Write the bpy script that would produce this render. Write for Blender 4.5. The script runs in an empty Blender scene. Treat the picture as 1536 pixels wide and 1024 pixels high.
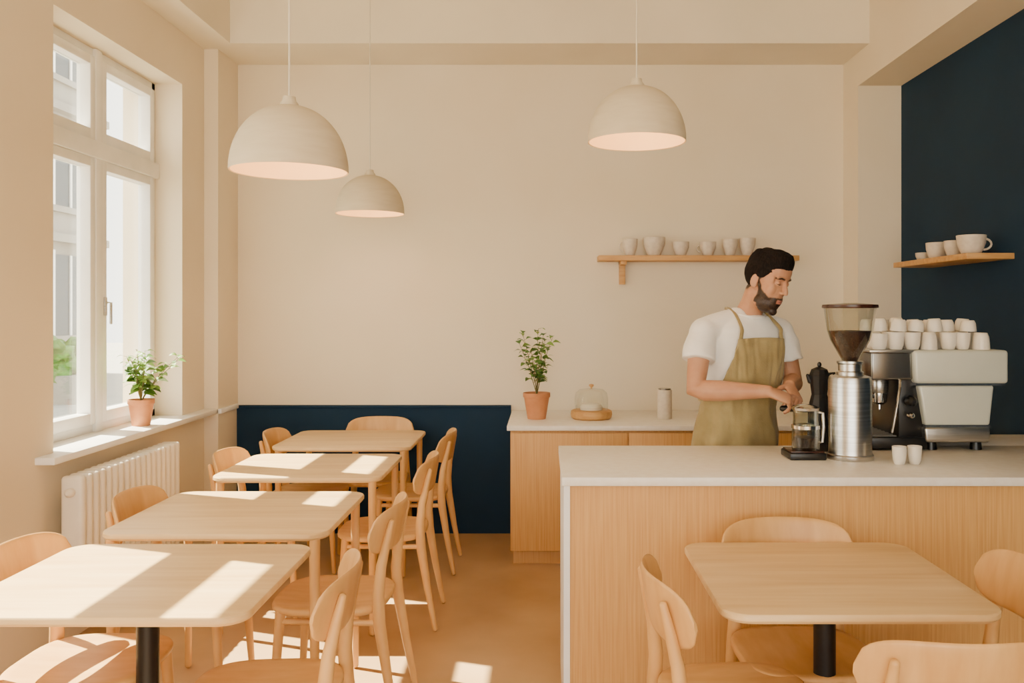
import bpy, bmesh, math, random
import numpy as np
from mathutils import Vector, Matrix, noise
random.seed(4)
S=bpy.context.scene
COL=S.collection
def lin(c):
    o=[]
    for v in c[:3]:
        v=v/255.0
        o.append(v/12.92 if v<=0.04045 else ((v+0.055)/1.055)**2.4)
    return (o[0],o[1],o[2],1)
# ---------------- materials ----------------
def mat(name,c,rough=0.6,metal=0.0,c2=None,nscale=6.0,stretch=(1,1,1),bump=0.0,bscale=None,detail=4,emit=None,coat=0.0,sheen=0.0,sss=0.0,ramp=(0.35,0.65),spec=None):
    m=bpy.data.materials.new(name); m.use_nodes=True
    nt=m.node_tree; b=nt.nodes['Principled BSDF']
    b.inputs['Roughness'].default_value=rough; b.inputs['Metallic'].default_value=metal
    b.inputs['Coat Weight'].default_value=coat
    b.inputs['Sheen Weight'].default_value=sheen
    if spec is not None: b.inputs['Specular IOR Level'].default_value=spec
    if sss: 
        b.inputs['Subsurface Weight'].default_value=sss; b.inputs['Subsurface Radius'].default_value=(0.02,0.008,0.004); b.inputs['Subsurface Scale'].default_value=0.3
    if emit: 
        b.inputs['Emission Color'].default_value=lin(emit[0]); b.inputs['Emission Strength'].default_value=emit[1]
    if c2 is None: c2=tuple(max(0,v*0.965) for v in c)
    tc=nt.nodes.new('ShaderNodeTexCoord'); mp=nt.nodes.new('ShaderNodeMapping')
    mp.inputs['Scale'].default_value=stretch
    nz=nt.nodes.new('ShaderNodeTexNoise'); nz.inputs['Scale'].default_value=nscale; nz.inputs['Detail'].default_value=detail
    cr=nt.nodes.new('ShaderNodeValToRGB'); cr.color_ramp.elements[0].color=lin(c2); cr.color_ramp.elements[1].color=lin(c)
    cr.color_ramp.elements[0].position=ramp[0]; cr.color_ramp.elements[1].position=ramp[1]
    nt.links.new(tc.outputs['Object'],mp.inputs['Vector']); nt.links.new(mp.outputs['Vector'],nz.inputs['Vector'])
    nt.links.new(nz.outputs['Fac'],cr.inputs['Fac']); nt.links.new(cr.outputs['Color'],b.inputs['Base Color'])
    if bump:
        bp=nt.nodes.new('ShaderNodeBump'); bp.inputs['Strength'].default_value=bump; bp.inputs['Distance'].default_value=0.004
        if bscale:
            n2=nt.nodes.new('ShaderNodeTexNoise'); n2.inputs['Scale'].default_value=bscale; n2.inputs['Detail'].default_value=5
            nt.links.new(mp.outputs['Vector'],n2.inputs['Vector']); nt.links.new(n2.outputs['Fac'],bp.inputs['Height'])
        else: nt.links.new(nz.outputs['Fac'],bp.inputs['Height'])
        nt.links.new(bp.outputs['Normal'],b.inputs['Normal'])
    return m
def glass(name,tint=(245,248,246),gl=0.1,dark=1.0):
    m=bpy.data.materials.new(name); m.use_nodes=True; nt=m.node_tree
    for n in list(nt.nodes): nt.nodes.remove(n)
    o=nt.nodes.new('ShaderNodeOutputMaterial'); mx=nt.nodes.new('ShaderNodeMixShader')
    t=nt.nodes.new('ShaderNodeBsdfTransparent'); g=nt.nodes.new('ShaderNodeBsdfGlossy')
    t.inputs['Color'].default_value=lin(tint); g.inputs['Roughness'].default_value=0.03
    lw=nt.nodes.new('ShaderNodeLayerWeight'); lw.inputs['Blend'].default_value=gl
    nt.links.new(lw.outputs['Facing'],mx.inputs['Fac'])
    nt.links.new(t.outputs[0],mx.inputs[1]); nt.links.new(g.outputs[0],mx.inputs[2]); nt.links.new(mx.outputs[0],o.inputs['Surface'])
    return m
M={}
M['wall']=mat('plaster_cream',(239,225,200),0.85,c2=(235,220,193),nscale=1.5,bump=0.06,bscale=60)
M['ceil']=mat('plaster_ceiling',(239,227,204),0.9,nscale=1.5)
M['blue']=mat('paint_navy',(12,46,72),0.75,c2=(10,42,67),nscale=2,bump=0.05,bscale=70,spec=0.3)
M['floor']=mat('floor_clay',(209,173,127),0.38,c2=(183,145,99),nscale=1.8,detail=10,bump=0.1,bscale=9,ramp=(0.3,0.7))
M['white']=mat('white_lacquer',(251,249,245),0.4)
M['stone']=mat('counter_stone',(242,236,225),0.32,c2=(236,228,215),nscale=30)
M['wtop']=mat('wood_tabletop',(236,204,150),0.38,c2=(218,179,121),nscale=3.0,stretch=(0.7,9,6),detail=8,bump=0.05,ramp=(0.3,0.7))
M['wchair']=mat('wood_chair',(227,180,114),0.42,c2=(211,159,93),nscale=5,stretch=(5,1.2,1.2),detail=6,ramp=(0.3,0.7))
M['wcab']=mat('wood_cabinet',(223,174,104),0.5,c2=(205,151,82),nscale=7,stretch=(22,22,0.5),detail=6,bump=0.15,ramp=(0.3,0.7))
M['wshelf']=mat('wood_shelf',(212,164,100),0.5,c2=(196,144,80),nscale=6,stretch=(1,8,8))
M['shade']=mat('lamp_shade',(219,205,177),0.8,c2=(213,198,169),nscale=8,stretch=(1,1,6),bump=0.1,bscale=80)
M['shadein']=mat('lamp_inside',(248,214,166),0.6,emit=((255,200,134),0.3))
M['cable']=mat('cable_white',(225,215,195),0.6)
M['black']=mat('black_metal',(26,25,26),0.42,0.3)
M['bplas']=mat('black_plastic',(20,19,19),0.35)
M['steel']=mat('brushed_steel',(208,206,202),0.28,1.0,c2=(184,182,178),nscale=6,stretch=(1,1,30))
M['chrome']=mat('chrome',(210,208,205),0.12,1.0)
M['mach']=mat('machine_enamel',(212,214,200),0.35,0.15,c2=(206,208,194))
M['dsteel']=mat('dark_steel',(140,137,132),0.22,0.9)
M['cup']=mat('ceramic_cream',(240,231,214),0.35,coat=0.2)
M['cupg']=mat('ceramic_grey',(226,213,194),0.5,c2=(215,201,182),nscale=40)
M['terra']=mat('terracotta',(212,146,98),0.8,c2=(198,130,84),nscale=12)
M['soil']=mat('soil',(60,42,28),1.0,c2=(35,24,16),nscale=60)
M['leaf']=mat('leaf_green',(100,140,58),0.5,c2=(64,104,38),nscale=9)
M['leaf2']=mat('leaf_light',(146,180,86),0.5,c2=(112,154,62),nscale=9)
M['stem']=mat('stem',(120,110,60),0.7)
M['beans']=mat('coffee_beans',(60,29,17),0.45,c2=(28,13,8),nscale=110,bump=0.9)
M['brown']=mat('brown_plastic',(60,30,20),0.25)
M['glass']=glass('clear_glass',(250,252,250),0.12)
M['glass2']=glass('thick_glass',(238,240,236),0.2)
M['hair']=mat('hair_dark',(30,21,17),0.9,c2=(9,7,6),nscale=160,stretch=(1,1,0.3),bump=1.0,ramp=(0.35,0.65),spec=0.2)
M['tee']=mat('tshirt_white',(246,244,240),0.85,nscale=5,bump=0.1,bscale=200,sheen=0.2)
M['apron']=mat('apron_olive',(170,152,104),0.9,c2=(149,131,84),nscale=9,bump=0.25,bscale=180,sheen=0.2)
M['jeans']=mat('trousers_dark',(40,44,56),0.9)
M['rad']=mat('radiator_enamel',(242,234,220),0.4)
M['facade']=mat('facade_stucco',(160,156,150),0.9,c2=(146,141,136),nscale=1)
M['facade2']=mat('facade_dark',(72,80,88),0.3)
M['street']=mat('street_paving',(180,176,168),0.9,nscale=3)
M['eye']=mat('eye_dark',(20,14,12),0.3)
# skin with procedural regions driven by mesh attributes (beard, brow, lip)
sk=mat('skin',(198,147,113),0.5,c2=(187,134,100),nscale=14,sss=0.1); M['skin']=sk
nt=sk.node_tree; bs=nt.nodes['Principled BSDF']; prev=bs.inputs['Base Color'].links[0].from_socket
tcn=[n for n in nt.nodes if n.type=='TEX_COORD'][0]
for an,colr,ns,amp in (('lip',(170,108,92),200,0.1),('beard',(32,21,17),420,0.45),('brow',(20,14,12),300,0.3)):
    at=nt.nodes.new('ShaderNodeAttribute'); at.attribute_name=an
    nn=nt.nodes.new('ShaderNodeTexNoise'); nn.inputs['Scale'].default_value=ns; nn.inputs['Detail'].default_value=3
    nt.links.new(tcn.outputs['Object'],nn.inputs['Vector'])
    m1=nt.nodes.new('ShaderNodeMath'); m1.operation='MULTIPLY_ADD'; m1.inputs[1].default_value=amp; m1.inputs[2].default_value=1-amp*0.58
    nt.links.new(nn.outputs['Fac'],m1.inputs[0])
    m2=nt.nodes.new('ShaderNodeMath'); m2.operation='MULTIPLY'; m2.use_clamp=True
    nt.links.new(at.outputs['Fac'],m2.inputs[0]); nt.links.new(m1.outputs[0],m2.inputs[1])
    mx=nt.nodes.new('ShaderNodeMixRGB'); mx.inputs[2].default_value=lin(colr)
    nt.links.new(m2.outputs[0],mx.inputs[0]); nt.links.new(prev,mx.inputs[1]); prev=mx.outputs[0]
nt.links.new(prev,bs.inputs['Base Color'])

# ---------------- mesh builder ----------------
def crom(P,n=5):
    P=[Vector(p) for p in P]; Q=[P[0]*2-P[1]]+P+[P[-1]*2-P[-2]]; out=[]
    for i in range(1,len(Q)-2):
        a_,b_,c_,d_=Q[i-1],Q[i],Q[i+1],Q[i+2]
        for k in range(n):
            t=k/n; out.append(0.5*((2*b_)+(c_-a_)*t+(2*a_-5*b_+4*c_-d_)*t*t+(3*b_-a_-3*c_+d_)*t**3))
    out.append(P[-1]); return out
class MB:
    def __init__(s): s.v=[]; s.f=[]; s.m=[]
    def add(s,V,F,mi=0,T=None):
        o=len(s.v)
        for p in V:
            p=Vector(p)
            if T is not None: p=T@p
            s.v.append(p)
        for f in F: s.f.append([i+o for i in f]); s.m.append(mi)
    def box(s,x0,x1,y0,y1,z0,z1,mi=0,bev=0.0,seg=2,T=None):
        bm=bmesh.new(); bmesh.ops.create_cube(bm,size=1)
        for v in bm.verts:
            v.co=Vector(((x0+x1)/2+v.co.x*(x1-x0),(y0+y1)/2+v.co.y*(y1-y0),(z0+z1)/2+v.co.z*(z1-z0)))
        if bev>0: bmesh.ops.bevel(bm,geom=list(bm.edges),offset=bev,segments=seg,affect='EDGES',profile=0.5)
        bm.verts.index_update()
        s.add([v.co.copy() for v in bm.verts],[[v.index for v in f.verts] for f in bm.faces],mi,T); bm.free()
    def loft(s,rings,mi=0,cap=True,T=None,closed=True):
        n=len(rings[0]); V=[p for r in rings for p in r]; F=[]
        for i in range(len(rings)-1):
            for j in range(n if closed else n-1):
                k=(j+1)%n
                F.append([i*n+j,i*n+k,(i+1)*n+k,(i+1)*n+j])
        if cap:
            F.append(list(range(n))[::-1]); b=(len(rings)-1)*n; F.append([b+j for j in range(n)])
        s.add(V,F,mi,T)
    def lathe(s,prof,c=(0,0,0),mi=0,seg=32,cap=True,T=None):
        R=[]
        for r,z in prof:
            r=max(r,0.0004)
            R.append([(c[0]+r*math.cos(2*math.pi*j/seg),c[1]+r*math.sin(2*math.pi*j/seg),c[2]+z) for j in range(seg)])
        s.loft(R,mi,cap,T)
    def tube(s,pts,rad,mi=0,seg=12,round_=True,T=None,flat=1.0,up=None):
        pts=[Vector(p) for p in pts]
        if not hasattr(rad,'__len__'): rad=[rad]*len(pts)
        rad=list(rad)
        t0=(pts[1]-pts[0]).normalized(); t1=(pts[-1]-pts[-2]).normalized()
        P=[];R=[]
        if round_:
            for a in (0.08,0.4,0.75): P.append(pts[0]-t0*rad[0]*(1-a)*0.9); R.append(rad[0]*math.sqrt(max(0.01,1-(1-a)**2)))
        P+=pts;R+=rad
        if round_:
            for a in (0.75,0.4,0.08): P.append(pts[-1]+t1*rad[-1]*(1-a)*0.9); R.append(rad[-1]*math.sqrt(max(0.01,1-(1-a)**2)))
        ref=Vector(up) if up else (Vector((0,0,1)) if abs(t0.z)<0.9 else Vector((0,1,0)))
        rings=[]; n=len(P)
        u=ref
        for i in range(n):
            t=(P[min(i+1,n-1)]-P[max(i-1,0)]).normalized()
            u=(u-t*u.dot(t)).normalized(); w=t.cross(u)
            rings.append([P[i]+(u*math.cos(2*math.pi*j/seg)*flat+w*math.sin(2*math.pi*j/seg))*R[i] for j in range(seg)])
        s.loft(rings,mi,True,T)
    def ell(s,c,r,mi=0,T=None,seg=20,rot=None):
        rn=seg//2; rings=[]
        for i in range(rn+1):
            ph=-math.pi/2+math.pi*i/rn; cp=max(0.01,math.cos(ph))
            ring=[]
            for j in range(seg):
                a=2*math.pi*j/seg
                p=Vector((r[0]*cp*math.cos(a),r[1]*cp*math.sin(a),r[2]*math.sin(ph)))
                if rot is not None: p=rot@p
                ring.append(p+Vector(c))
            rings.append(ring)
        s.loft(rings,mi,True,T)
    def finish(s,name,mats,ang=35,smooth=True,coll=True,recalc=True):
        me=bpy.data.meshes.new(name); me.from_pydata([tuple(p) for p in s.v],[],s.f); 
        for k in mats: me.materials.append(M[k])
        me.polygons.foreach_set('material_index',s.m)
        if recalc:
            bm=bmesh.new(); bm.from_mesh(me); bmesh.ops.recalc_face_normals(bm,faces=bm.faces); bm.to_mesh(me); bm.free()
        if smooth:
            me.polygons.foreach_set('use_smooth',[True]*len(me.polygons)); me.set_sharp_from_angle(angle=math.radians(ang))
        me.update()
        ob=bpy.data.objects.new(name,me)
        if coll: COL.objects.link(ob)
        return ob
def simple(name,matn,boxes,bev=0.0):
    b=MB()
    for bx in boxes: b.box(*bx,0,bev)
    return b.finish(name,[matn],smooth=bev>0)
def sup(a,b,n,cnt,z,cx=0,cy=0):
    r=[]
    for j in range(cnt):
        t=2*math.pi*j/cnt; c,s_=math.cos(t),math.sin(t)
        r.append((cx+a*math.copysign(abs(c)**(2/n),c),cy+b*math.copysign(abs(s_)**(2/n),s_),z))
    return r

# ---------------- constants ----------------
H=1.53; YB=5.96; XL=-2.2; XR=2.054; XB=2.337; ZC=3.62; ZS=3.217; YF=-2.2
# ---------------- room shell ----------------
simple('floor','floor',[(-2.6,2.6,YF-0.2,YB+0.3,-0.15,0)])
simple('ceiling','ceil',[(-2.6,2.6,YF-0.2,YB+0.3,ZC,ZC+0.2)])
simple('wall_back','wall',[(-2.6,2.6,YB,YB+0.25,0,ZC)])
W1=(3.88,5.26); W2=(1.30,3.30); WZ=(0.87,2.9)
XO=-2.56
simple('wall_left','wall',[
 (XO,XL,YF,W2[0],0,ZC),(XO,XL,W2[1],W1[0],0,ZC),(XO,XL,W1[1],YB,0,ZC),
 (XO,XL,W2[0],W2[1],0,WZ[0]),(XO,XL,W2[0],W2[1],WZ[1],ZC),
 (XO,XL,W1[0],W1[1],0,WZ[0]),(XO,XL,W1[0],W1[1],WZ[1],ZC)])
simple('wall_pilaster','wall',[(XL,-2.11,5.6,YB,0,ZS)])
YJ=5.68
simple('wall_right','wall',[(XR,XB,YJ,YB,0,ZC),(XR,XB,YF,YJ,3.0,ZC),(XR,XB,YF,0.6,0,3.0)])
simple('wall_right_niche','blue',[(XB,XB+0.2,YF,YB,0,ZC)])
simple('wall_front','wall',[(-2.56,-1.9,YF-0.2,YF,0,ZC),(1.9,2.5,YF-0.2,YF,0,ZC),(-1.9,1.9,YF-0.2,YF,3.1,ZC),(-1.9,1.9,YF-0.2,YF,0,0.4)])  # behind the camera; wide opening added to let sky light fill the room
simple('beam_back','ceil',[(XL,XR,5.48,YB,ZS,ZC)])
simple('beam_left','ceil',[(XL,-1.99,YF,5.48,ZS,ZC)])
simple('wainscot_back','blue',[(-2.11,-0.23,YB-0.02,YB,0,0.865)])
simple('trim_1','blue',[(-2.11,-0.23,YB-0.032,YB,0.86,0.879)],0.003)

# ---------------- windows ----------------
def window(name,y0,y1):
    b=MB(); XG=-2.40; x0,x1=XG-0.035,XG+0.035; z0,z1=WZ[0]+0.02,WZ[1]; f=0.045; ym=(y0+y1)/2; zt=2.37
    b.box(x0,x1,y0,y0+f,z0,z1,0,0.004); b.box(x0,x1,y1-f,y1,z0,z1,0,0.004)
    b.box(x0,x1,y0,y1,z0,z0+f,0,0.004); b.box(x0,x1,y0,y1,z1-f,z1,0,0.004)
    b.box(x0-0.0,x1+0.02,ym-0.035,ym+0.035,z0,z1,0,0.006)
    b.box(x0,x1+0.03,y0,y1,zt-0.045,zt+0.045,0,0.006)
    for (a,c) in ((y0+f,ym-0.035),(ym+0.035,y1-f)):
        for (p,q) in ((z0+f,zt-0.045),(zt+0.045,z1-f)):
            w=0.05; xa,xb=XG-0.025,XG+0.05
            b.box(xa,xb,a,a+w,p,q,0,0.006); b.box(xa,xb,c-w,c,p,q,0,0.006)
            b.box(xa,xb,a+w-0.004,c-w+0.004,p,p+w+0.01,0,0.006); b.box(xa,xb,a+w-0.004,c-w+0.004,q-w,q,0,0.006)
            b.box(XG-0.006,XG+0.0,a+w-0.004,c-w+0.004,p+w,q-w,1)
    b.box(XG+0.05,XG+0.06,ym+0.045,ym+0.07,1.5,1.6,2,0.003); b.tube([(XG+0.06,ym+0.057,1.57),(XG+0.085,ym+0.057,1.57),(XG+0.085,ym+0.057,1.46)],0.007,2)
    return b.finish(name,['white','glass','steel'])
window('window_1',W1[0],W1[1]); window('unseen_sun_window',W2[0],W2[1])  # second window is out of view, added and sized to bring sun onto tables
simple('trim_2','white',[(-2.375,-2.115,3.74,5.6,WZ[0]-0.01,WZ[0]+0.022)],0.005)
simple('trim_3','white',[(-2.2,-2.09,5.6,YB-0.035,WZ[0]-0.01,WZ[0]+0.022)],0.005)
simple('trim_4','white',[(-2.375,-2.115,1.25,3.33,WZ[0]-0.01,WZ[0]+0.022)],0.005)

# ---------------- radiator ----------------
b=MB(); y=3.80
for i in range(18):
    yy=3.80+i*0.058
    b.box(-2.13,-2.03,yy+0.006,yy+0.050,0.16,0.80,0,0.018,3)
b.tube([(-2.08,3.79,0.22),(-2.08,4.85,0.22)],0.02,0); b.tube([(-2.08,3.79,0.73),(-2.08,4.85,0.73)],0.02,0)
b.tube([(-2.08,4.85,0.22),(-2.08,4.9,0.22),(-2.08,4.9,0.0)],0.01,0)
b.box(-2.199,-2.12,4.0,4.03,0.68,0.72,0); b.box(-2.199,-2.12,4.6,4.63,0.68,0.72,0)
b.finish('radiator',['rad'])

# ---------------- tables ----------------
def table(name,x0,x1,y0,y1,zt=0.75,legs=False):
    b=MB(); cx,cy=(x0+x1)/2,(y0+y1)/2; a,d=(x1-x0)/2,(y1-y0)/2; r=0.075
    def rr(inset,z):
        pts=[]
        for (sx,sy,a0) in ((1,1,0),(-1,1,90),(-1,-1,180),(1,-1,270)):
            for k in range(9):
                t=math.radians(a0+90*k/8); rad=r-inset*0.5
                pts.append(((a-r)*sx+rad*math.cos(t)-(inset*0.5)*sx,(d-r)*sy+rad*math.sin(t)-(inset*0.5)*sy,z))
        return pts
    b.loft([rr(0.016,zt-0.028),rr(0.006,zt-0.026),rr(0.0,zt-0.018),rr(0,zt-0.006),rr(0.003,zt-0.0015),rr(0.008,zt)],0)
    if legs:
        for sx in (1,-1):
            for sy in (1,-1):
                px_,py_=sx*(a-0.045),sy*(d-0.032)
                b.tube([(px_,py_,0.014),(px_,py_,zt-0.03)],[0.014,0.019],2,18)
        b.box(-a+0.05,a-0.05,-0.05,0.05,zt-0.05,zt-0.027,2,0.004)
    else:
        b.lathe([(0.032,0.03),(0.032,zt-0.035)],mi=1,seg=24)
        b.lathe([(0.14,zt-0.036),(0.14,zt-0.0285)],mi=1,seg=32)
        b.lathe([(0.20,0.0),(0.20,0.010),(0.19,0.016),(0.05,0.028),(0.033,0.05)],mi=1,seg=40)
    o=b.finish(name,['wtop','black','wchair']); o.location=(cx,cy,0); return o
TX=(-1.57,-0.765)
for (y0,y1,lg) in ((2.20,2.90,False),(3.02,3.74,True),(4.04,4.72,True),(4.93,5.64,True)): table('cafe_table',TX[0],TX[1],y0,y1,legs=lg)
table('cafe_table',0.46,1.20,2.22,2.92)

# ---------------- chairs ----------------
def chair_mesh():
    b=MB()
    rings=[]
    for z,s_ in ((0.424,0.86),(0.427,0.95),(0.436,0.995),(0.446,1.0),(0.453,0.985),(0.456,0.95),(0.455,0.85),(0.450,0.6),(0.447,0.3),(0.446,0.05)):
        rings.append(sup(0.215*s_,0.215*s_,3.3,48,z))
    b.loft(rings,0)
    for sx in (1,-1):
        b.tube([(sx*0.185,0.185,0.012),(sx*0.178,0.172,0.22),(sx*0.168,0.158,0.43)],[0.012,0.016,0.019],0,14)
        P=[(sx*0.195,-0.275,0.012),(sx*0.187,-0.238,0.2),(sx*0.178,-0.205,0.40),(sx*0.172,-0.200,0.50),(sx*0.168,-0.210,0.60),(sx*0.162,-0.232,0.70),(sx*0.158,-0.247,0.76)]
        b.tube(P,[0.012,0.017,0.023,0.022,0.019,0.015,0.011],0,14)
        b.tube([(sx*0.17,0.15,0.40),(sx*0.18,-0.2,0.40)],0.012,0,10)
    rings=[]; N=34
    for i in range(N+1):
        u=-1+2*i/N; uu=math.copysign(min(abs(u),0.9985),u)
        h=0.086*(1-abs(uu)**5)**(1/2.6); h=max(h,0.006)
        x=0.225*u; yc=-0.252+0.075*u*u; th=0.0095*(1-0.35*abs(u)**6)
        dy=2*0.075*u/0.225; nl=math.sqrt(1+dy*dy); nx,ny=-dy/nl,1/nl
        ring=[]; K=20
        for k in range(K):
            t=2*math.pi*k/K; c,s_=math.cos(t),math.sin(t)
            v=h*math.copysign(abs(c)**0.55,c); w=th*math.copysign(abs(s_)**0.8,s_)
            zz=0.722+v+0.012*(1-u*u)*0.4
            lean=-0.18*v
            ring.append((x+nx*w,yc+ny*w+lean,zz))
        rings.append(ring)
    b.loft(rings,0)
    return b.finish('dining_chair',['wchair'],ang=50,coll=False)
cm=chair_mesh().data
bpy.data.objects.remove(bpy.data.objects['dining_chair'])
def chair(x,y,rot):
    o=bpy.data.objects.new('dining_chair',cm); COL.objects.link(o); o.location=(x,y,0); o.rotation_euler=(0,0,math.radians(rot))
for y,r in ((2.47,94),(3.315,89),(4.32,91),(5.195,90)): chair(-0.80,y,r)
for y,r in ((2.68,-90),(3.44,-89),(4.44,-91),(5.205,-90)): chair(-1.405,y,r)
chair(-1.10,5.605,180)
chair(0.545,2.44,-86); chair(0.82,2.79-0.045,180); chair(1.145,2.50,84); chair(0.93,2.13,-2)

# ---------------- bar counter ----------------
ZB=0.94; FB=3.06; BB=3.78
b=MB()
b.box(0.06,XB-0.002,FB,BB,ZB-0.032,ZB,0,0.004)
b.box(1.36,XB-0.002,BB-0.01,4.12,ZB-0.032,ZB-0.0005,0,0.004)
b.box(0.068,0.090,FB+0.025,BB-0.02,0.0,ZB-0.032,1)
b.box(0.090,XB-0.01,FB+0.032,FB+0.055,0.0,ZB-0.032,2)
b.box(0.090,XB-0.01,BB-0.06,BB-0.04,0.08,ZB-0.032,2)
b.box(1.38,XB-0.01,BB-0.04,4.10,0.0,ZB-0.032,2)
b.finish('bar_counter',['stone','white','wcab'],ang=30)
# back cabinet
ZK=0.842; CF=5.17
b=MB()
b.box(-0.225,XR-0.002,CF-0.015,YB-0.002,ZK-0.03,ZK,0,0.004)
b.box(-0.205,XR-0.004,CF+0.02,YB-0.03,0.09,ZK-0.03,1)
b.box(-0.19,XR-0.01,CF+0.07,YB-0.05,0,0.09,1)
xs=[-0.205,0.5,1.02,1.54,2.05]
for i in range(4): b.box(xs[i]+0.003,xs[i+1]-0.006,CF,CF+0.02,0.095,ZK-0.045,1,0.002)
b.finish('back_cabinet',['stone','wcab'],ang=30)

# ---------------- shelves ----------------
b=MB(); zs=1.896
b.box(0.36,1.70,5.78,YB,zs-0.035,zs,0,0.002)
for x in (0.53,1.50):
    b.box(x-0.02,x+0.02,5.80,YB,zs-0.06,zs-0.035,0,0.002); b.box(x-0.02,x+0.02,5.92,YB,zs-0.19,zs-0.035,0,0.002)
b.finish('wall_shelf',['wshelf'],ang=30)
b=MB(); zr=1.815
b.box(2.10,XB,4.31,5.22,zr-0.03,zr,0,0.002)
b.finish('wall_shelf',['wshelf'],ang=30)

# ---------------- cups ----------------
def cup(b,c,r,h,mi=0,handle=None,bot=0.62,T=None,seg=28):
    prof=[(0.0,0.0),(r*bot*0.9,0.0),(r*bot,h*0.03),(r*(bot+0.16),h*0.25),(r*0.95,h*0.6),(r,h),(r*0.96,h*1.01),(r*0.9,h*0.97),(r*0.86,h*0.6),(r*0.6,h*0.15),(0.0,h*0.1)]
    b.lathe(prof,c,mi,seg,cap=False,T=T)
    if handle is not None:
        a=handle; dx,dy=math.cos(a),math.sin(a)
        pts=[]
        for k in range(9):
            t=math.pi*(-0.5+k/8); rr=r*0.88+math.cos(t)*r*0.5
            pts.append((c[0]+dx*rr,c[1]+dy*rr,c[2]+h*0.55+math.sin(t)*h*0.28))
        b.tube(pts,r*0.08,mi,8,T=T)
def onecup(name,x,y,z,r,h,matn='cupg',handle=None,bot=0.62):
    b=MB(); cup(b,(0,0,0),r,h,0,handle,bot); o=b.finish(name,[matn],ang=60); o.location=(x,y,z); return o
YS=5.87
def px2x(px,Y): return (px-817)*Y/1300
for px,r,h,hd in ((945,0.052,0.115,math.pi),(981,0.076,0.125,None),(1021,0.058,0.095,None),(1062,0.056,0.095,math.pi*0.9),(1095,0.053,0.112,None),(1121,0.055,0.12,None)):
    onecup('ceramic_cup',px2x(px,YS),YS,zs,r,h,'cupg',hd,0.55)
onecup('ceramic_bowl',2.22,5.08,zr,0.045,0.05,'cupg'); onecup('ceramic_cup',2.22,4.90,zr,0.062,0.095,'cupg',None); onecup('ceramic_cup',2.22,4.70,zr,0.052,0.09,'cupg',None)
onecup('coffee_mug',2.20,4.47,zr,0.072,0.10,'cupg',-0.1)
onecup('espresso_cup',px2x(1349,3.32),3.32,ZB,0.027,0.068,'cup',None,0.7); onecup('espresso_cup',px2x(1372,3.33),3.33,ZB,0.027,0.068,'cup',None,0.7)

# ---------------- pendants ----------------
def pendant(x,y,z):
    b=MB(); R=0.21; hh=0.235
    out=[];inn=[]
    for k in range(19):
        t=math.pi/2*k/18
        out.append((R*math.cos(t)**0.92 if k<18 else 0.012, hh*math.sin(t)))
        inn.append(((R-0.006)*math.cos(t)**0.92 if k<18 else 0.004,(hh-0.008)*math.sin(t)))
    out=[(R*0.995,-0.004)]+out
    b.lathe(out,mi=0,seg=56,cap=False)
    b.lathe([(R*0.995,-0.004),(R-0.006,-0.002)]+inn,mi=1,seg=56,cap=False)
    b.lathe([(0.034,hh-0.012),(0.032,hh+0.008),(0.024,hh+0.018),(0.022,hh+0.032),(0.006,hh+0.036)],mi=0,seg=24)
    b.tube([(0,0,hh+0.03),(0,0,ZC-z-0.02)],0.0035,2,8,round_=False)
    b.lathe([(0.05,ZC-z-0.03),(0.05,ZC-z)],mi=0,seg=24)
    b.lathe([(0.016,hh-0.02),(0.016,hh-0.07)],mi=0,seg=16); 
    o=b.finish('pendant_lamp',['shade','shadein','cable'],ang=40,recalc=False); o.location=(x,y,z)
    L=bpy.data.lights.new('pendant_bulb','POINT'); L.energy=2.6; L.color=(1,0.70,0.38); L.shadow_soft_size=0.03
    lo=bpy.data.objects.new('pendant_bulb',L); COL.objects.link(lo); lo.parent=o; lo.location=(0,0,0.09)
pendant(-0.925,3.14,2.035); pendant(-1.078,5.35,2.127); pendant(0.394,3.71,2.252)

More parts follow.
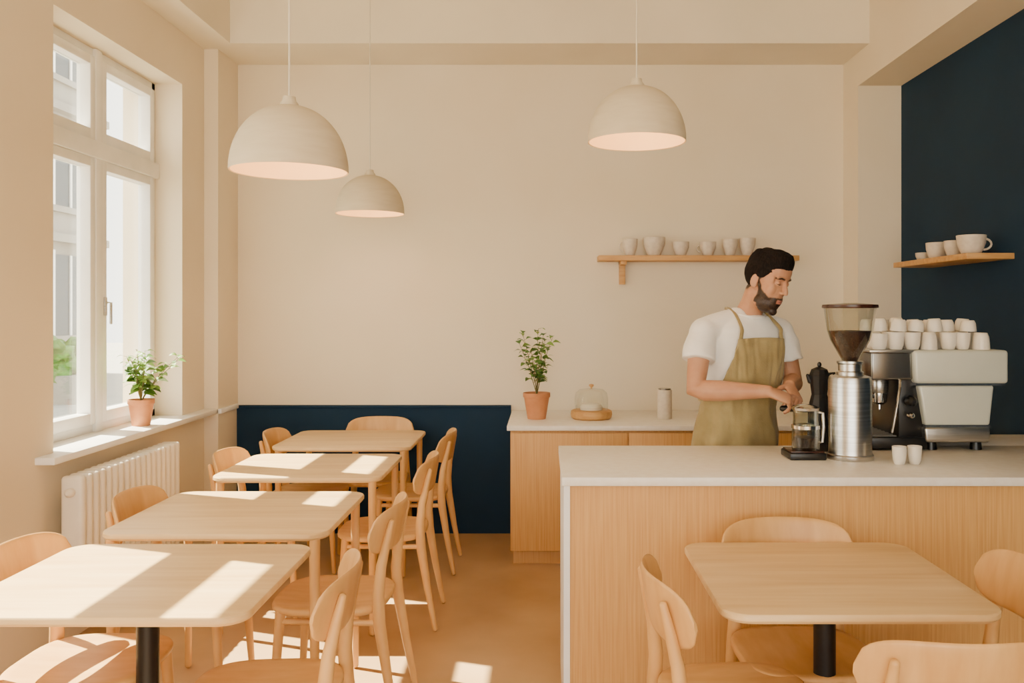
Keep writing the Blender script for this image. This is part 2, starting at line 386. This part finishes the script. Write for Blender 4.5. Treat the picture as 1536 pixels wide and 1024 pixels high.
# ---------------- plants ----------------
def plant(name,x,y,z,pr,ph,top,spread,nst,seed,light,stemmode,xmin=None):
    rnd=random.Random(seed); b=MB()
    b.lathe([(0,0),(pr*0.66,0),(pr*0.68,0.004),(pr*0.92,ph*0.8),(pr*0.94,ph*0.82),(pr,ph*0.84),(pr*1.0,ph),(pr*0.93,ph),(pr*0.9,ph*0.9)],mi=0,seg=36,cap=False)
    b.lathe([(pr*0.9,ph*0.9),(0,ph*0.92)],mi=1,seg=24,cap=False)
    def leaf(p,d,L,w,mi):
        d=d.normalized(); up=Vector((0,0,1)); s_=d.cross(up)
        if s_.length<0.1: s_=Vector((1,0,0))
        s_.normalize(); n=s_.cross(d)
        tw=rnd.uniform(-0.6,0.6); s2=s_*math.cos(tw)+n*math.sin(tw); n2=s2.cross(d)
        prof=[(0,0.05),(0.2,0.6),(0.45,1.0),(0.7,0.75),(0.9,0.3),(1,0.02)]
        V=[];F=[]
        for t,ww in prof:
            c=p+d*L*t-n2*(-0.12*L*math.sin(t*3.1))-Vector((0,0,1))*L*0.35*t*t
            V+= [c-s2*w*ww+n2*0.15*w*ww,c,c+s2*w*ww+n2*0.15*w*ww]
        for i in range(5):
            for k in (0,1): F.append([i*3+k,i*3+k+1,i*3+4+k,i*3+3+k])
        b.add(V,F,mi)
    for sidx in range(nst):
        a=rnd.uniform(0,6.28); hgt=top*rnd.uniform(0.55,1.0) if sidx else top; sp=spread*rnd.uniform(0.2,0.75)*(0.3 if sidx==0 else 1)
        pts=[]
        for k in range(7):
            t=k/6; pts.append(Vector((math.cos(a)*sp*t**1.3+0.004*rnd.uniform(-1,1),math.sin(a)*sp*t**1.3,ph*0.9+hgt*t)))
        b.tube(pts,[0.0035-0.0004*k for k in range(7)],4,6)
        nl=int(7+hgt*26)
        for k in range(nl):
            t=0.25+0.75*k/(nl-1); i=min(5,int(t*6)); p=pts[i].lerp(pts[i+1],t*6-i)
            aa=k*2.4+rnd.uniform(-0.4,0.4); el=rnd.uniform(0.0,0.7)
            d=Vector((math.cos(aa)*math.cos(el),math.sin(aa)*math.cos(el),math.sin(el)))
            L=rnd.uniform(0.045,0.075)*(1.15-0.3*t)
            q=p+d*0.012; leaf(q,d,L,L*0.34,3 if rnd.random()<light else 2)
            b.tube([p,q],0.0012,4,5)
    if xmin is not None:
        for v in b.v: v.x=max(v.x,xmin)
    o=b.finish(name,['terra','soil','leaf','leaf2','stem'],ang=60,recalc=False); o.location=(x,y,z); return o
plant('potted_herb',-2.235,4.80,WZ[0]+0.022,0.07,0.145,0.28,0.28,14,3,0.8,0,xmin=-0.105)
plant('potted_plant',px2x(805,5.5),5.5,ZK,0.086,0.165,0.42,0.30,7,8,0.35,0)

# ---------------- back counter items ----------------
b=MB()
b.lathe([(0,0),(0.115,0),(0.128,0.01),(0.132,0.03),(0.13,0.05),(0.12,0.056),(0,0.056)],mi=0,seg=44,cap=False)
dome=[(0.105,0.057),(0.106,0.13),(0.098,0.165),(0.075,0.185),(0.03,0.192),(0.0,0.193)]
b.lathe(dome,mi=1,seg=44,cap=False)
b.lathe([(0.003,0.19),(0.007,0.2),(0.016,0.208),(0.014,0.218),(0.0,0.221)],mi=2,seg=20,cap=False)
b.lathe([(0,0.057),(0.07,0.057),(0.075,0.075),(0.06,0.095),(0.0,0.1)],mi=3,seg=28,cap=False)
o=b.finish('cake_dome',['wshelf','glass','wshelf','cup'],ang=40); o.location=(px2x(887,5.5),5.5,ZK)
b=MB(); b.lathe([(0,0),(0.044,0),(0.046,0.004),(0.046,0.18),(0.043,0.184),(0,0.184)],mi=0,seg=32,cap=False); b.lathe([(0.040,0.184),(0.040,0.192),(0.0,0.193)],mi=1,seg=32,cap=False)
o=b.finish('storage_canister',['cupg','dsteel'],ang=40); o.location=(px2x(997,5.5),5.5,ZK)

# ---------------- grinder ----------------
b=MB()
b.lathe([(0,0),(0.088,0),(0.09,0.004),(0.09,0.018),(0.084,0.022),(0.083,0.03),(0.084,0.31),(0.080,0.325),(0.06,0.332),(0.0,0.332)],mi=0,seg=48,cap=False)
b.lathe([(0.052,0.33),(0.052,0.345),(0.045,0.35),(0.045,0.375),(0.05,0.38),(0.05,0.388),(0.0,0.388)],mi=0,seg=32,cap=False)
b.lathe([(0.030,0.385),(0.036,0.40),(0.076,0.47),(0.088,0.51),(0.1,0.595),(0.104,0.6)],mi=2,seg=44,cap=False)
b.lathe([(0.026,0.388),(0.032,0.402),(0.072,0.471),(0.082,0.508),(0.0,0.511)],mi=3,seg=40,cap=False)
b.lathe([(0,0.598),(0.106,0.598),(0.108,0.602),(0.106,0.612),(0.03,0.618),(0,0.618)],mi=4,seg=44,cap=False)
o=b.finish('coffee_grinder',['steel','bplas','glass2','beans','brown'],ang=40); o.location=(px2x(1275,3.45),3.45,ZB)
# tray + pitcher
b=MB(); 
b.box(-0.085,0.06,-0.07,0.07,0,0.028,0,0.006); b.box(-0.078,0.053,-0.06,0.06,0.028,0.034,1,0.002)
o=b.finish('tamping_tray',['bplas','brown']); o.location=(px2x(1211,3.46),3.47,ZB)
b=MB()
b.lathe([(0,0.0),(0.052,0.0),(0.054,0.01),(0.054,0.07),(0.048,0.12),(0.05,0.165),(0.047,0.165),(0.045,0.12),(0.05,0.07),(0.048,0.012),(0,0.01)],mi=0,seg=36,cap=False)
b.lathe([(0.0,0.012),(0.046,0.012),(0.049,0.05),(0.0,0.051)],mi=2,seg=30,cap=False)
b.lathe([(0.052,0.158),(0.054,0.168),(0.03,0.18),(0.0,0.182)],mi=1,seg=30,cap=False)
b.lathe([(0.0555,0.085),(0.0555,0.098),(0.05,0.1),(0.05,0.083),(0.0555,0.085)],mi=1,seg=30,cap=False)
b.tube([(0.046,0,0.15),(0.068,0,0.145),(0.071,0,0.09),(0.066,0,0.03),(0.050,0,0.03)],0.007,1,10)
o=b.finish('glass_coffee_pitcher',['glass2','chrome','beans'],ang=40); o.location=(px2x(1213,3.46)-0.012,3.46,ZB+0.034)
b=MB()
b.lathe([(0,0),(0.05,0),(0.052,0.01),(0.048,0.18),(0.036,0.225),(0.033,0.235),(0.042,0.30),(0.044,0.315),(0.034,0.34),(0.012,0.350),(0.0,0.352)],mi=0,seg=10,cap=False)
b.ell((0,0,0.360),(0.009,0.009,0.012),1)
b.tube([(0.036,0,0.32),(0.062,0,0.325),(0.066,0,0.28),(0.058,0,0.25)],0.007,1,10)
b.tube([(-0.038,0,0.29),(-0.050,0,0.315)],[0.012,0.007],0,10)
o=b.finish('steel_coffee_pot',['black','bplas'],ang=20); o.location=(px2x(1229,3.66),3.66,ZB)

# ---------------- espresso machine ----------------
b=MB()
def taper(x0,x1,x2,x3,y0,y1,z0,z1,mi,bev=0.012):
    bm=bmesh.new(); bmesh.ops.create_cube(bm,size=1)
    for v in bm.verts:
        hi=v.co.z>0; xa,xb=((x2,x3) if hi else (x0,x1))
        v.co=Vector((xa if v.co.x<0 else xb,y0 if v.co.y<0 else y1,z1 if hi else z0))
    bmesh.ops.bevel(bm,geom=list(bm.edges),offset=bev,segments=3,affect='EDGES',profile=0.5); bm.verts.index_update()
    b.add([v.co.copy() for v in bm.verts],[[v.index for v in f.verts] for f in bm.faces],mi); bm.free()
y0,y1=3.64,4.04
taper(1.552,1.945,1.545,1.945,y0-0.01,y1,1.222,1.362,0,0.014)
b.box(1.56,1.93,y0,y1-0.01,1.213,1.226,3)
taper(1.60,1.872,1.570,1.890,y0,y1,1.045,1.214,0,0.012)
b.box(1.60,1.875,y0+0.003,y1,1.036,1.048,3)
taper(1.60,1.868,1.595,1.872,y0-0.005,y1,0.975,1.037,2,0.008)
for fx in (1.64,1.83):
    for fy in (3.68,3.98): b.lathe([(0.025,0),(0.02,0.04)],(fx,fy,0.94),1,16)
taper(1.375,1.553,1.375,1.553,y0+0.01,y1-0.02,1.235,1.355,4,0.01)
b.box(1.365,1.56,y0,y1-0.01,1.352,1.362,2,0.003)
b.box(1.50,1.60,y0+0.03,y1-0.02,0.99,1.24,1,0.004)
b.box(1.37,1.61,y0+0.0,y1-0.02,0.945,0.995,1,0.006)
for k in range(8): b.box(1.385,1.49,y0+0.03+k*0.042,y0+0.045+k*0.042,0.995,1.0,2)
for gy in (3.74,3.93):
    b.lathe([(0.036,0),(0.04,0.01),(0.04,0.05),(0.03,0.07)],(1.44,gy,1.175),2,28)
    b.lathe([(0.022,-0.03),(0.034,-0.02),(0.036,0.004),(0.036,0.02)],(1.44,gy,1.155),3,28)
    b.tube([(1.41,gy-0.01,1.16),(1.37,gy-0.03,1.155),(1.33,gy-0.05,1.145)],[0.008,0.012,0.014],1,12)
    b.tube([(1.44,gy-0.012,1.13),(1.44,gy-0.014,1.105)],0.006,3,8)
b.tube([(1.50,3.66,1.24),(1.49,3.635,1.2),(1.47,3.63,1.1),(1.455,3.63,1.02)],0.006,3,10)
b.tube([(1.53,3.63,1.15),(1.53,3.605,1.15)],[0.022,0.02],1,16); b.tube([(1.53,3.63,1.09),(1.53,3.61,1.09)],[0.014,0.012],3,16)
b.finish('espresso_machine',['mach','bplas','steel','chrome','dsteel'],ang=35)
# cups on machine
b=MB(); rnd=random.Random(2); 
for row in range(4):
    for i in range(7):
        x=1.415+i*0.074+rnd.uniform(-0.008,0.008)+0.02*(row%2); yy=3.69+row*0.088
        if x>1.90: continue
        r=rnd.uniform(0.033,0.037); h=rnd.uniform(0.066,0.076)
        if rnd.random()<0.4 : cup(b,(x,yy,1.363),r,h,0,None,0.72)
        else:
            T=Matrix.Translation((x,yy,1.363+h))@Matrix.Rotation(math.pi,4,'X'); cup(b,(0,0,0),r,h,0,None,0.72,T=T)
for row in range(3):
    for i in range(6):
        x=1.455+i*0.074+0.02*(row%2); yy=3.735+row*0.088
        if rnd.random()<0.22 or x>1.86: continue
        h=rnd.uniform(.048,.06); T=Matrix.Translation((x,yy,1.438+h))@Matrix.Rotation(math.pi,4,'X')@Matrix.Rotation(rnd.uniform(-.12,.12),4,'Y'); cup(b,(0,0,0),0.034,h,0,None,0.72,T=T)
b.finish('espresso_cup_stack',['cup'],ang=60)

# ---------------- barista ----------------
a=math.radians(25); F=Vector((math.sin(a),-math.cos(a),0)); LV=Vector((math.cos(a),math.sin(a),0))
zz=[0.86,0.97,1.08,1.20,1.32,1.40,1.45,1.49,1.52]
aa=[0.172,0.172,0.158,0.168,0.188,0.198,0.178,0.115,0.07]
bb=[0.122,0.122,0.112,0.118,0.124,0.115,0.10,0.08,0.066]
def tc_(z):
    t=min(1,max(0,(z-0.9)/0.6)); return Vector((0.875+0.05*t,4.04-0.05*t,z))
def tpt(z,ang,off=0.0):
    A=float(np.interp(z,zz,aa))+off; B=float(np.interp(z,zz,bb))+off
    s_,c=math.sin(ang),math.cos(ang); n=2/2.5
    return tc_(z)+LV*A*math.copysign(abs(s_)**n,s_)+F*B*math.copysign(abs(c)**n,c)
def torso(b,off,z0,z1,mi=0,n=48):
    R=[]; k=int((z1-z0)/0.02)
    for i in range(k+1):
        z=z0+(z1-z0)*i/k; R.append([tpt(z,2*math.pi*j/n,off) for j in range(n)])
    b.loft(R,mi)
HM=Matrix.Translation((1.000,3.895,1.655))@Matrix.Rotation(math.radians(41),4,'Z')@Matrix.Rotation(math.radians(19),4,'X')@Matrix.Rotation(math.radians(4),4,'Y')@Matrix.Scale(1.07,4)
EZ=.017
b=MB()
def hell(c,r,rot=None): b.ell(c,r,0,T=HM,seg=24,rot=rot)
hell((0,.015,.035),(.074,.095,.085)); hell((0,-.032,-.010),(.061,.054,.090)); hell((0,-.028,-.080),(.052,.054,.042))
hell((0,-.068,-.107),(.023,.018,.017)); hell((0,-.073,EZ+.020),(.050,.016,.013)); hell((0,-.03,.06),(.063,.060,.05))
b.tube([(0,-.079,EZ+.018),(0,-.091,EZ-.008),(0,-.101,EZ-.030)],[.0075,.0085,.0100],0,14,T=HM)
hell((0,-.101,EZ-.035),(.0110,.0105,.009)); 
for sx in (1,-1):
    hell((sx*.0115,-.092,EZ-.037),(.0085,.010,.0072)); hell((sx*.036,-.052,EZ-.030),(.026,.024,.034)); hell((sx*.044,-.02,-.08),(.012,.03,.024)); hell((sx*.050,-.038,EZ+.004),(.014,.026,.03))
    hell((sx*.076,.012,-.002),(.007,.017,.029),Matrix.Rotation(sx*-0.30,3,'Z')); hell((sx*.073,.006,-.018),(.007,.011,.015))
    hell((sx*.030,-.0695,EZ),(.0135,.0130,.0100))
hell((0,-.085,-.054),(.021,.009,.0055)); hell((0,-.084,-.064),(.018,.0095,.0065)); hell((0,-.069,-.058),(.035,.02,.036))
nb=HM@Vector((0,.03,-.05))
b.tube([(0.925,4.015,1.44),(0.935,4.0,1.50),(0.955,3.97,1.56),nb],[.080,.061,.056,.056],0,24)
torso(b,-0.014,0.9,1.50)
RS=Vector((.705,3.90,1.435)); RE=Vector((.662,3.805,1.178)); RW=Vector((.958,3.705,1.182))
b.tube([RS+Vector((.08,.04,-.01)),RS+Vector((.01,0,-.01)),RS.lerp(RE,.35),RS.lerp(RE,.7),RE,RE.lerp(RW,.12),RE.lerp(RW,.35),RE.lerp(RW,.7),RW],[.045,.048,.051,.045,.042,.046,.046,.035,.027],0,20)
LS=Vector((1.115,4.085,1.435)); LE=Vector((1.165,4.06,1.19)); LW=Vector((1.085,3.84,1.195))
b.tube([LS-Vector((.08,.04,.01)),LS-Vector((.01,0,.01)),LS.lerp(LE,.35),LS.lerp(LE,.7),LE,LE.lerp(LW,.15),LE.lerp(LW,.4),LW],[.045,.048,.051,.045,.042,.045,.041,.027],0,20)
def hand(b,w,d,n,right,curls,sc=1.0):
    d=Vector(d).normalized(); n=Vector(n); n=(n-d*n.dot(d)).normalized(); t=d.cross(n) if right else n.cross(d)
    R=[]
    for x,wd,th in ((-.01,.028,.022),(.02,.034,.019),(.05,.041,.017),(.08,.043,.015),(.097,.040,.011)):
        R.append([w+d*x*sc+(t*math.cos(2*math.pi*j/20)*wd+n*math.sin(2*math.pi*j/20)*th)*sc for j in range(20)])
    b.loft(R,0)
    for k,(o,L) in enumerate(((.031,.074),(.0105,.082),(-.0105,.076),(-.030,.060))):
        p=w+(d*.085+t*o)*sc; P=[p]; dr=d+t*o*2.2; dr.normalize(); ang=0
        for q,(fr,c) in enumerate(zip((.45,.31,.26),curls[k])):
            ang+=c; v=dr*math.cos(ang)+n*math.sin(ang); p=p+v*L*fr*sc; P.append(p)
        b.tube(P,[.0098*sc,.0095*sc,.0085*sc,.0070*sc],0,12)
    p=w+(d*.022+t*.024)*sc; v=(d*.55+t*.75+n*.35).normalized(); P=[p]
    for fr,add in ((.045,0),(.033,.45),(.027,.35)):
        v=(v+(d*.6+n*.5-t*.3)*add).normalized(); p=p+v*fr*sc; P.append(p)
    b.tube(P,[.0135*sc,.012*sc,.0105*sc,.008*sc],0,12)
hand(b,RW,(.93,-.10,-.34),(-.2,.45,-.85),True,[(.55,.7,.4),(.7,.8,.5),(.8,.85,.5),(.85,.9,.5)],1.0)
hand(b,LW,(.05,-.85,-.45),(-.55,.35,-.7),False,[(.6,.8,.4),(.7,.85,.5),(.8,.9,.5),(.85,.9,.5)],1.0)
skin=b.finish('barista',['skin'],recalc=True)
def remesh(ob,vox,sm,it,mats):
    md=ob.modifiers.new('r','REMESH'); md.mode='VOXEL'; md.voxel_size=vox; md.use_smooth_shade=True
    if it:
        ms=ob.modifiers.new('s','SMOOTH'); ms.factor=sm; ms.iterations=it
    dg=bpy.context.evaluated_depsgraph_get(); dg.update()
    me=bpy.data.meshes.new_from_object(ob.evaluated_get(dg)); ob.modifiers.clear(); ob.data=me
    me.materials.clear()
    for k in mats: me.materials.append(M[k])
    return me
me=remesh(skin,0.003,0.5,4,['skin'])
HI=HM.inverted()
def sst(x,a_,b_):
    t=min(1,max(0,(x-a_)/(b_-a_))); return t*t*(3-2*t)
nv=len(me.vertices); A_be=np.zeros(nv,dtype=np.float32); A_br=A_be.copy(); A_li=A_be.copy()
for v in me.vertices:
    q=HI@v.co
    if q.length>0.2: continue
    x,y,z=q.x,q.y,q.z
    nz=noise.noise(q*90)*.003
    if y<.010 and z>-.15:
        zl=float(np.interp(y,[-.1,-.085,-.06,-.02,-.006,.004],[-.038,-.041,-.048,-.022,.012,.03]))+nz
        m=sst(zl-z,-.001,.006)*sst(.006-y,0,.006)*sst(.0725-abs(x),0,.002)
        if z<-.088: m*=sst(-.010-y,0,.01)
        m*=1-.85*(sst(z,-.047,-.041)*sst(.013-abs(x),0,.004))
        lp=sst(.021-abs(x),0,.004)*sst(.0100-abs(z+.059),0,.003)*(1 if y<-.07 else 0)
        A_li[v.index]=lp; A_be[v.index]=m*(1-lp)
    if y<-.045:
        ax=abs(x); zb=EZ+.0180+.004*min(1,(ax-.012)/.02)-.008*max(0,(ax-.034)/.02)
        A_br[v.index]=sst(ax,.010,.015)*sst(.051-ax,0,.008)*sst(.0048-abs(z-zb+nz*.3),0,.0025)
    if y>-.045 and not(abs(x)>.0725 and -.035<z<.032 and y<.033):
        lo=float(np.interp(y,[-.045,-.02,-.005,.03,.05],[.055,.03,-.002,-.02,-.055]))
        A_br[v.index]=max(A_br[v.index],.95*sst(z-lo+nz*1.5,-.002,.010))
    for sx in (1,-1):
        d=((x-sx*.017)/.009)**2+((z-EZ-.004)/.010)**2
        if y<-.04: q.y+=.006*math.exp(-d)
        d=((x-sx*.03)/.016)**2+((z-EZ-.011)/.004)**2
        if y<-.04: q.y+=.003*math.exp(-d)
        d=((x-sx*.03)/.016)**2+((z-EZ+.012)/.004)**2
        if y<-.04: q.y+=.002*math.exp(-d)
        d=((y-.008)/.008)**2+((z-.004)/.014)**2
        if sx*x>.077: q.x-=sx*.004*math.exp(-d)
    d=(x/.021)**2+((z+.059)/.0022)**2
    if y<-.06: q.y+=.003*math.exp(-d)
    v.co=HM@q
for nm_,ar in (('beard',A_be),('brow',A_br),('lip',A_li)):
    at=me.attributes.new(nm_,'FLOAT','POINT'); at.data.foreach_set('value',ar)
# hair volume
b=MB(); rings=[]; NR,NS=130,240
for i in range(NR+1):
    ph=-math.pi/2*0.6+(math.pi/2*1.6)*i/NR; cp=max(.003,math.cos(ph)); ring=[]
    for j in range(NS):
        t=2*math.pi*j/NS; d=Vector((cp*math.cos(t),cp*math.sin(t),math.sin(ph)))
        base=Vector((d.x*.075,d.y*.096,d.z*.086))+Vector((0,.015,.035))
        front=max(0,-d.y)
        hl=float(np.interp(base.y,[-.085,-.06,-.040,-.018,.01,.03,.05,.08],[.058,.055,.048,.020,.014,-.01,-.03,-.04]))+noise.noise(base*90)*.004
        s_=base.z-hl
        top=min(1,max(0,(base.z-.058)/.045))
        th=min(.0035+.015*top+.022*top*front,max(-.012,s_*1.0))
        if s_<0: th=max(-.012,s_*1.5)
        nn=Vector((d.x/.8,d.y,d.z/.9)).normalized()
        if s_>.002:
            w_=min(1,s_/.02)
            th+=w_*(noise.noise(Vector((base.x*300+base.z*60,base.y*34,base.z*60)))*.0035*(.35+top)+noise.noise(Vector((base.x*90,base.y*24,base.z*25+7)))*.008*top)
        ring.append(base+nn*th+Vector((0,-.006*top*front,.007*top*front)))
    rings.append(ring)
b.loft(rings,0,T=HM)
hair=b.finish('hair',['hair'],ang=80)
b=MB()
for sx in (1,-1):
    P=[]
    for k in range(7):
        u=-1+2*k/6; P.append((sx*.030+u*.0125,-.0810+.008*u*u+.001,EZ-.0060+.002*u*u))
    b.tube(P,[.0006,.0012,.0016,.0017,.0016,.0012,.0006],0,8,T=HM)
lash=b.finish('eyelashes',['eye'])
# t-shirt
b=MB(); torso(b,0.008,0.90,1.505)
SE=RS.lerp(RE,.50); b.tube([RS+Vector((.09,.04,.0)),RS+Vector((0.012,0,-.004)),RS.lerp(RE,.25),SE],[.064,.066,.068,.077],0,28,round_=False)
SE2=LS.lerp(LE,.60); b.tube([LS-Vector((.09,.04,0)),LS+Vector((-.012,0,-.004)),LS.lerp(LE,.25),SE2],[.064,.066,.067,.073],0,28,round_=False)
b.ell(RS+Vector((.012,.0,-.004)),(.068,.068,.064)); b.ell(LS+Vector((-.012,0,-.004)),(.068,.068,.064))
b.tube([RS+Vector((.03,.01,.008)),tc_(1.47)-LV*.05+Vector((0,0,.020))],[.058,.056],0,20); b.tube([LS+Vector((-.03,-.01,.008)),tc_(1.47)+LV*.05+Vector((0,0,.020))],[.058,.056],0,20)
tee=b.finish('tshirt',['tee']); mt=remesh(tee,0.0055,0.5,10,['tee'])
for v in mt.vertices:
    c=v.co; sl_=c.z<1.40
    w=noise.noise(Vector((c.x*7+c.z*8,c.y*8,c.z*12)))*.007
    f=math.sin(c.z*70+c.x*55+4*noise.noise(c*6))*.0030*(1 if sl_ else .3)*max(0,noise.noise(c*5+Vector((3,1,2)))+.35)
    v.co=c+v.normal*(w+f)
b=MB(); P=[]
for k in range(33):
    t=2*math.pi*k/32; P.append(tc_(1.5)+LV*math.sin(t)*.075+F*(math.cos(t)*.073+.006)+Vector((.006,-.012,.016-.020*math.cos(t))))
b.tube(P,0.0065,0,10); collar=b.finish('collar',['tee'])
# apron
def apang(z): return math.radians(float(np.interp(z,[.5,1.08,1.14,1.22,1.32,1.40],[108,104,88,52,36,29])))
rings=[]; NZ,NA=90,70
for i in range(NZ+1):
    z=1.395-(1.395-.50)*i/NZ; row=[]; A=apang(z)
    for j in range(NA+1):
        t=-A+2*A*j/NA
        lo=max(0,1.12-z)
        off=.027+ (max(0,1.05-z)*.06) + noise.noise(Vector((t*4+z*3,z*7,0)))*.010+ noise.noise(Vector((t*9,z*13+t*6,3)))*.006+lo*.045*math.sin(t*9+z*3)
        row.append(tpt(max(z,.86),t,off)+Vector((0,0,z-max(z,.86)))+Vector((0,0,.012*math.cos(t*2) if i==0 else 0)))
    rings.append(row)
b=MB(); b.loft(rings,0,cap=False,closed=False)
apron=b.finish('apron',['apron'],ang=80)
sd=apron.modifiers.new('s','SOLIDIFY'); sd.thickness=.004; sd.offset=0
b=MB()
for sx in (1,-1):
    P=[tpt(1.38,sx*math.radians(27),.027),tpt(1.42,sx*math.radians(25.5),.027),tpt(1.45,sx*math.radians(26),.029),tc_(1.485)+LV*sx*.092+F*.058+Vector((0,0,.016)),tc_(1.49)+LV*sx*.088+F*.026+Vector((0,0,.034)),tc_(1.5)+LV*sx*.080-F*.02+Vector((0,0,.040)),tc_(1.5)+LV*sx*.05-F*.075+Vector((0,0,.035)),tc_(1.5)-F*.095+Vector((0,0,.03))]
    b.tube(crom(P),.010,0,10,flat=.35,up=F)
P=[tpt(1.12,math.radians(85+190*k/16),.020) for k in range(17)]
b.tube(P,.010,0,8,flat=.4,up=F)
straps=b.finish('apron_straps',['apron'])
# trousers + shoes
b=MB(); torso(b,0.004,.86,.96)
for sx in (1,-1):
    hp=tc_(.9)+LV*sx*.085; kn=Vector((hp.x+.01*sx,hp.y-.01,.5)); an=Vector((hp.x+.02*sx,hp.y+.02,.09))
    b.tube([hp+Vector((0,0,.02)),hp.lerp(kn,.4),kn,kn.lerp(an,.4),an],[.095,.088,.068,.066,.055],0,20)
tr=b.finish('trousers',['jeans']); remesh(tr,.008,.5,4,['jeans'])
b=MB()
for sx in (1,-1):
    an=tc_(.9)+LV*sx*.095; an.z=0
    T=Matrix.Translation((an.x,an.y,0))@Matrix.Rotation(a,4,'Z')
    b.box(-.045,.045,-.20,.085,0,.025,1,.012,2,T=T); b.ell((0,-.08,.045),(.045,.11,.04),0,T=T); b.ell((0,.02,.06),(.043,.06,.06),0,T=T)
sh=b.finish('shoes',['bplas','white'])
b=MB()
b.tube([(1.02,3.72,1.108),(1.06,3.705,1.11),(1.12,3.68,1.108)],[.013,.015,.012],0,16)
b.tube([(1.12,3.68,1.108),(1.15,3.668,1.106)],.007,1,12)
b.lathe([(0,-.03),(.022,-.028),(.034,-.015),(.035,.014),(.031,.014),(.03,-.01),(0,-.012)],(1.18,3.655,1.105),1,28,cap=False)
pf=b.finish('portafilter',['bplas','chrome'])
for o in (hair,lash,tee,collar,apron,straps,tr,sh,pf): o.parent=skin

# ---------------- outside ----------------
simple('street_ground','street',[(-40,30,-25,45,-0.35,-0.16)])
b=MB(); fx=-12
b.box(fx-6,fx,2,23.4,-0.16,10.5,0)
for zi in range(3):
    for yi in range(6):
        y0=5.1+yi*3.2; z0=0.9+zi*3.2
        b.box(fx-.0,fx+.04,y0,y0+1.5,z0,z0+2.0,1); b.box(fx,fx+.1,y0-.12,y0+1.62,z0-.15,z0,0); b.box(fx,fx+.09,y0-.1,y0,z0,z0+2.1,2); b.box(fx,fx+.09,y0+1.5,y0+1.6,z0,z0+2.1,2); b.box(fx,fx+.07,y0+.71,y0+.79,z0,z0+2.0,2)
    b.box(fx,fx+.25,2,23.4,zi*3.2+3.2,zi*3.2+3.4,0)
b.finish('neighbour_building',['facade','facade2','white'],smooth=False)
b=MB(); rnd=random.Random(5)
for k in range(26): 
    p=Vector((rnd.uniform(-.3,.3),rnd.uniform(-.4,.4),rnd.uniform(.35,.85))); b.ell(p,(rnd.uniform(.16,.25),)*3,0,seg=14)
for v in b.v: v+=Vector((noise.noise(v*9),noise.noise(v*9+Vector((5,5,5))),noise.noise(v*9+Vector((9,1,2)))))*.1
b.box(-.5,.5,-.5,.5,-.16,.35,1)
o=b.finish('street_bush',['leaf','facade'],ang=80); o.location=(-8.9,16.0,0)

# ---------------- lights ----------------
w=bpy.data.worlds.new('World'); S.world=w; w.use_nodes=True
bg=w.node_tree.nodes['Background']; bg.inputs['Color'].default_value=(1.0,0.955,0.865,1); bg.inputs['Strength'].default_value=6.4
sl=bpy.data.lights.new('sun','SUN'); sl.energy=48; sl.color=(1,0.88,0.68); sl.angle=math.radians(0.5)
so=bpy.data.objects.new('sun',sl); COL.objects.link(so); so.rotation_euler=Vector((1,-0.35,-1.25)).to_track_quat('-Z','Y').to_euler(); so.location=(-6,6,8)

# ---------------- camera ----------------
cd=bpy.data.cameras.new('camera'); cd.sensor_width=36; cd.lens=1300/1536*36; cd.shift_x=(768-817)/1536; cd.shift_y=(465-512)/1536; cd.clip_start=0.05
co=bpy.data.objects.new('camera',cd); COL.objects.link(co); co.location=(0,0,H); co.rotation_euler=(math.radians(90),0,0); S.camera=co
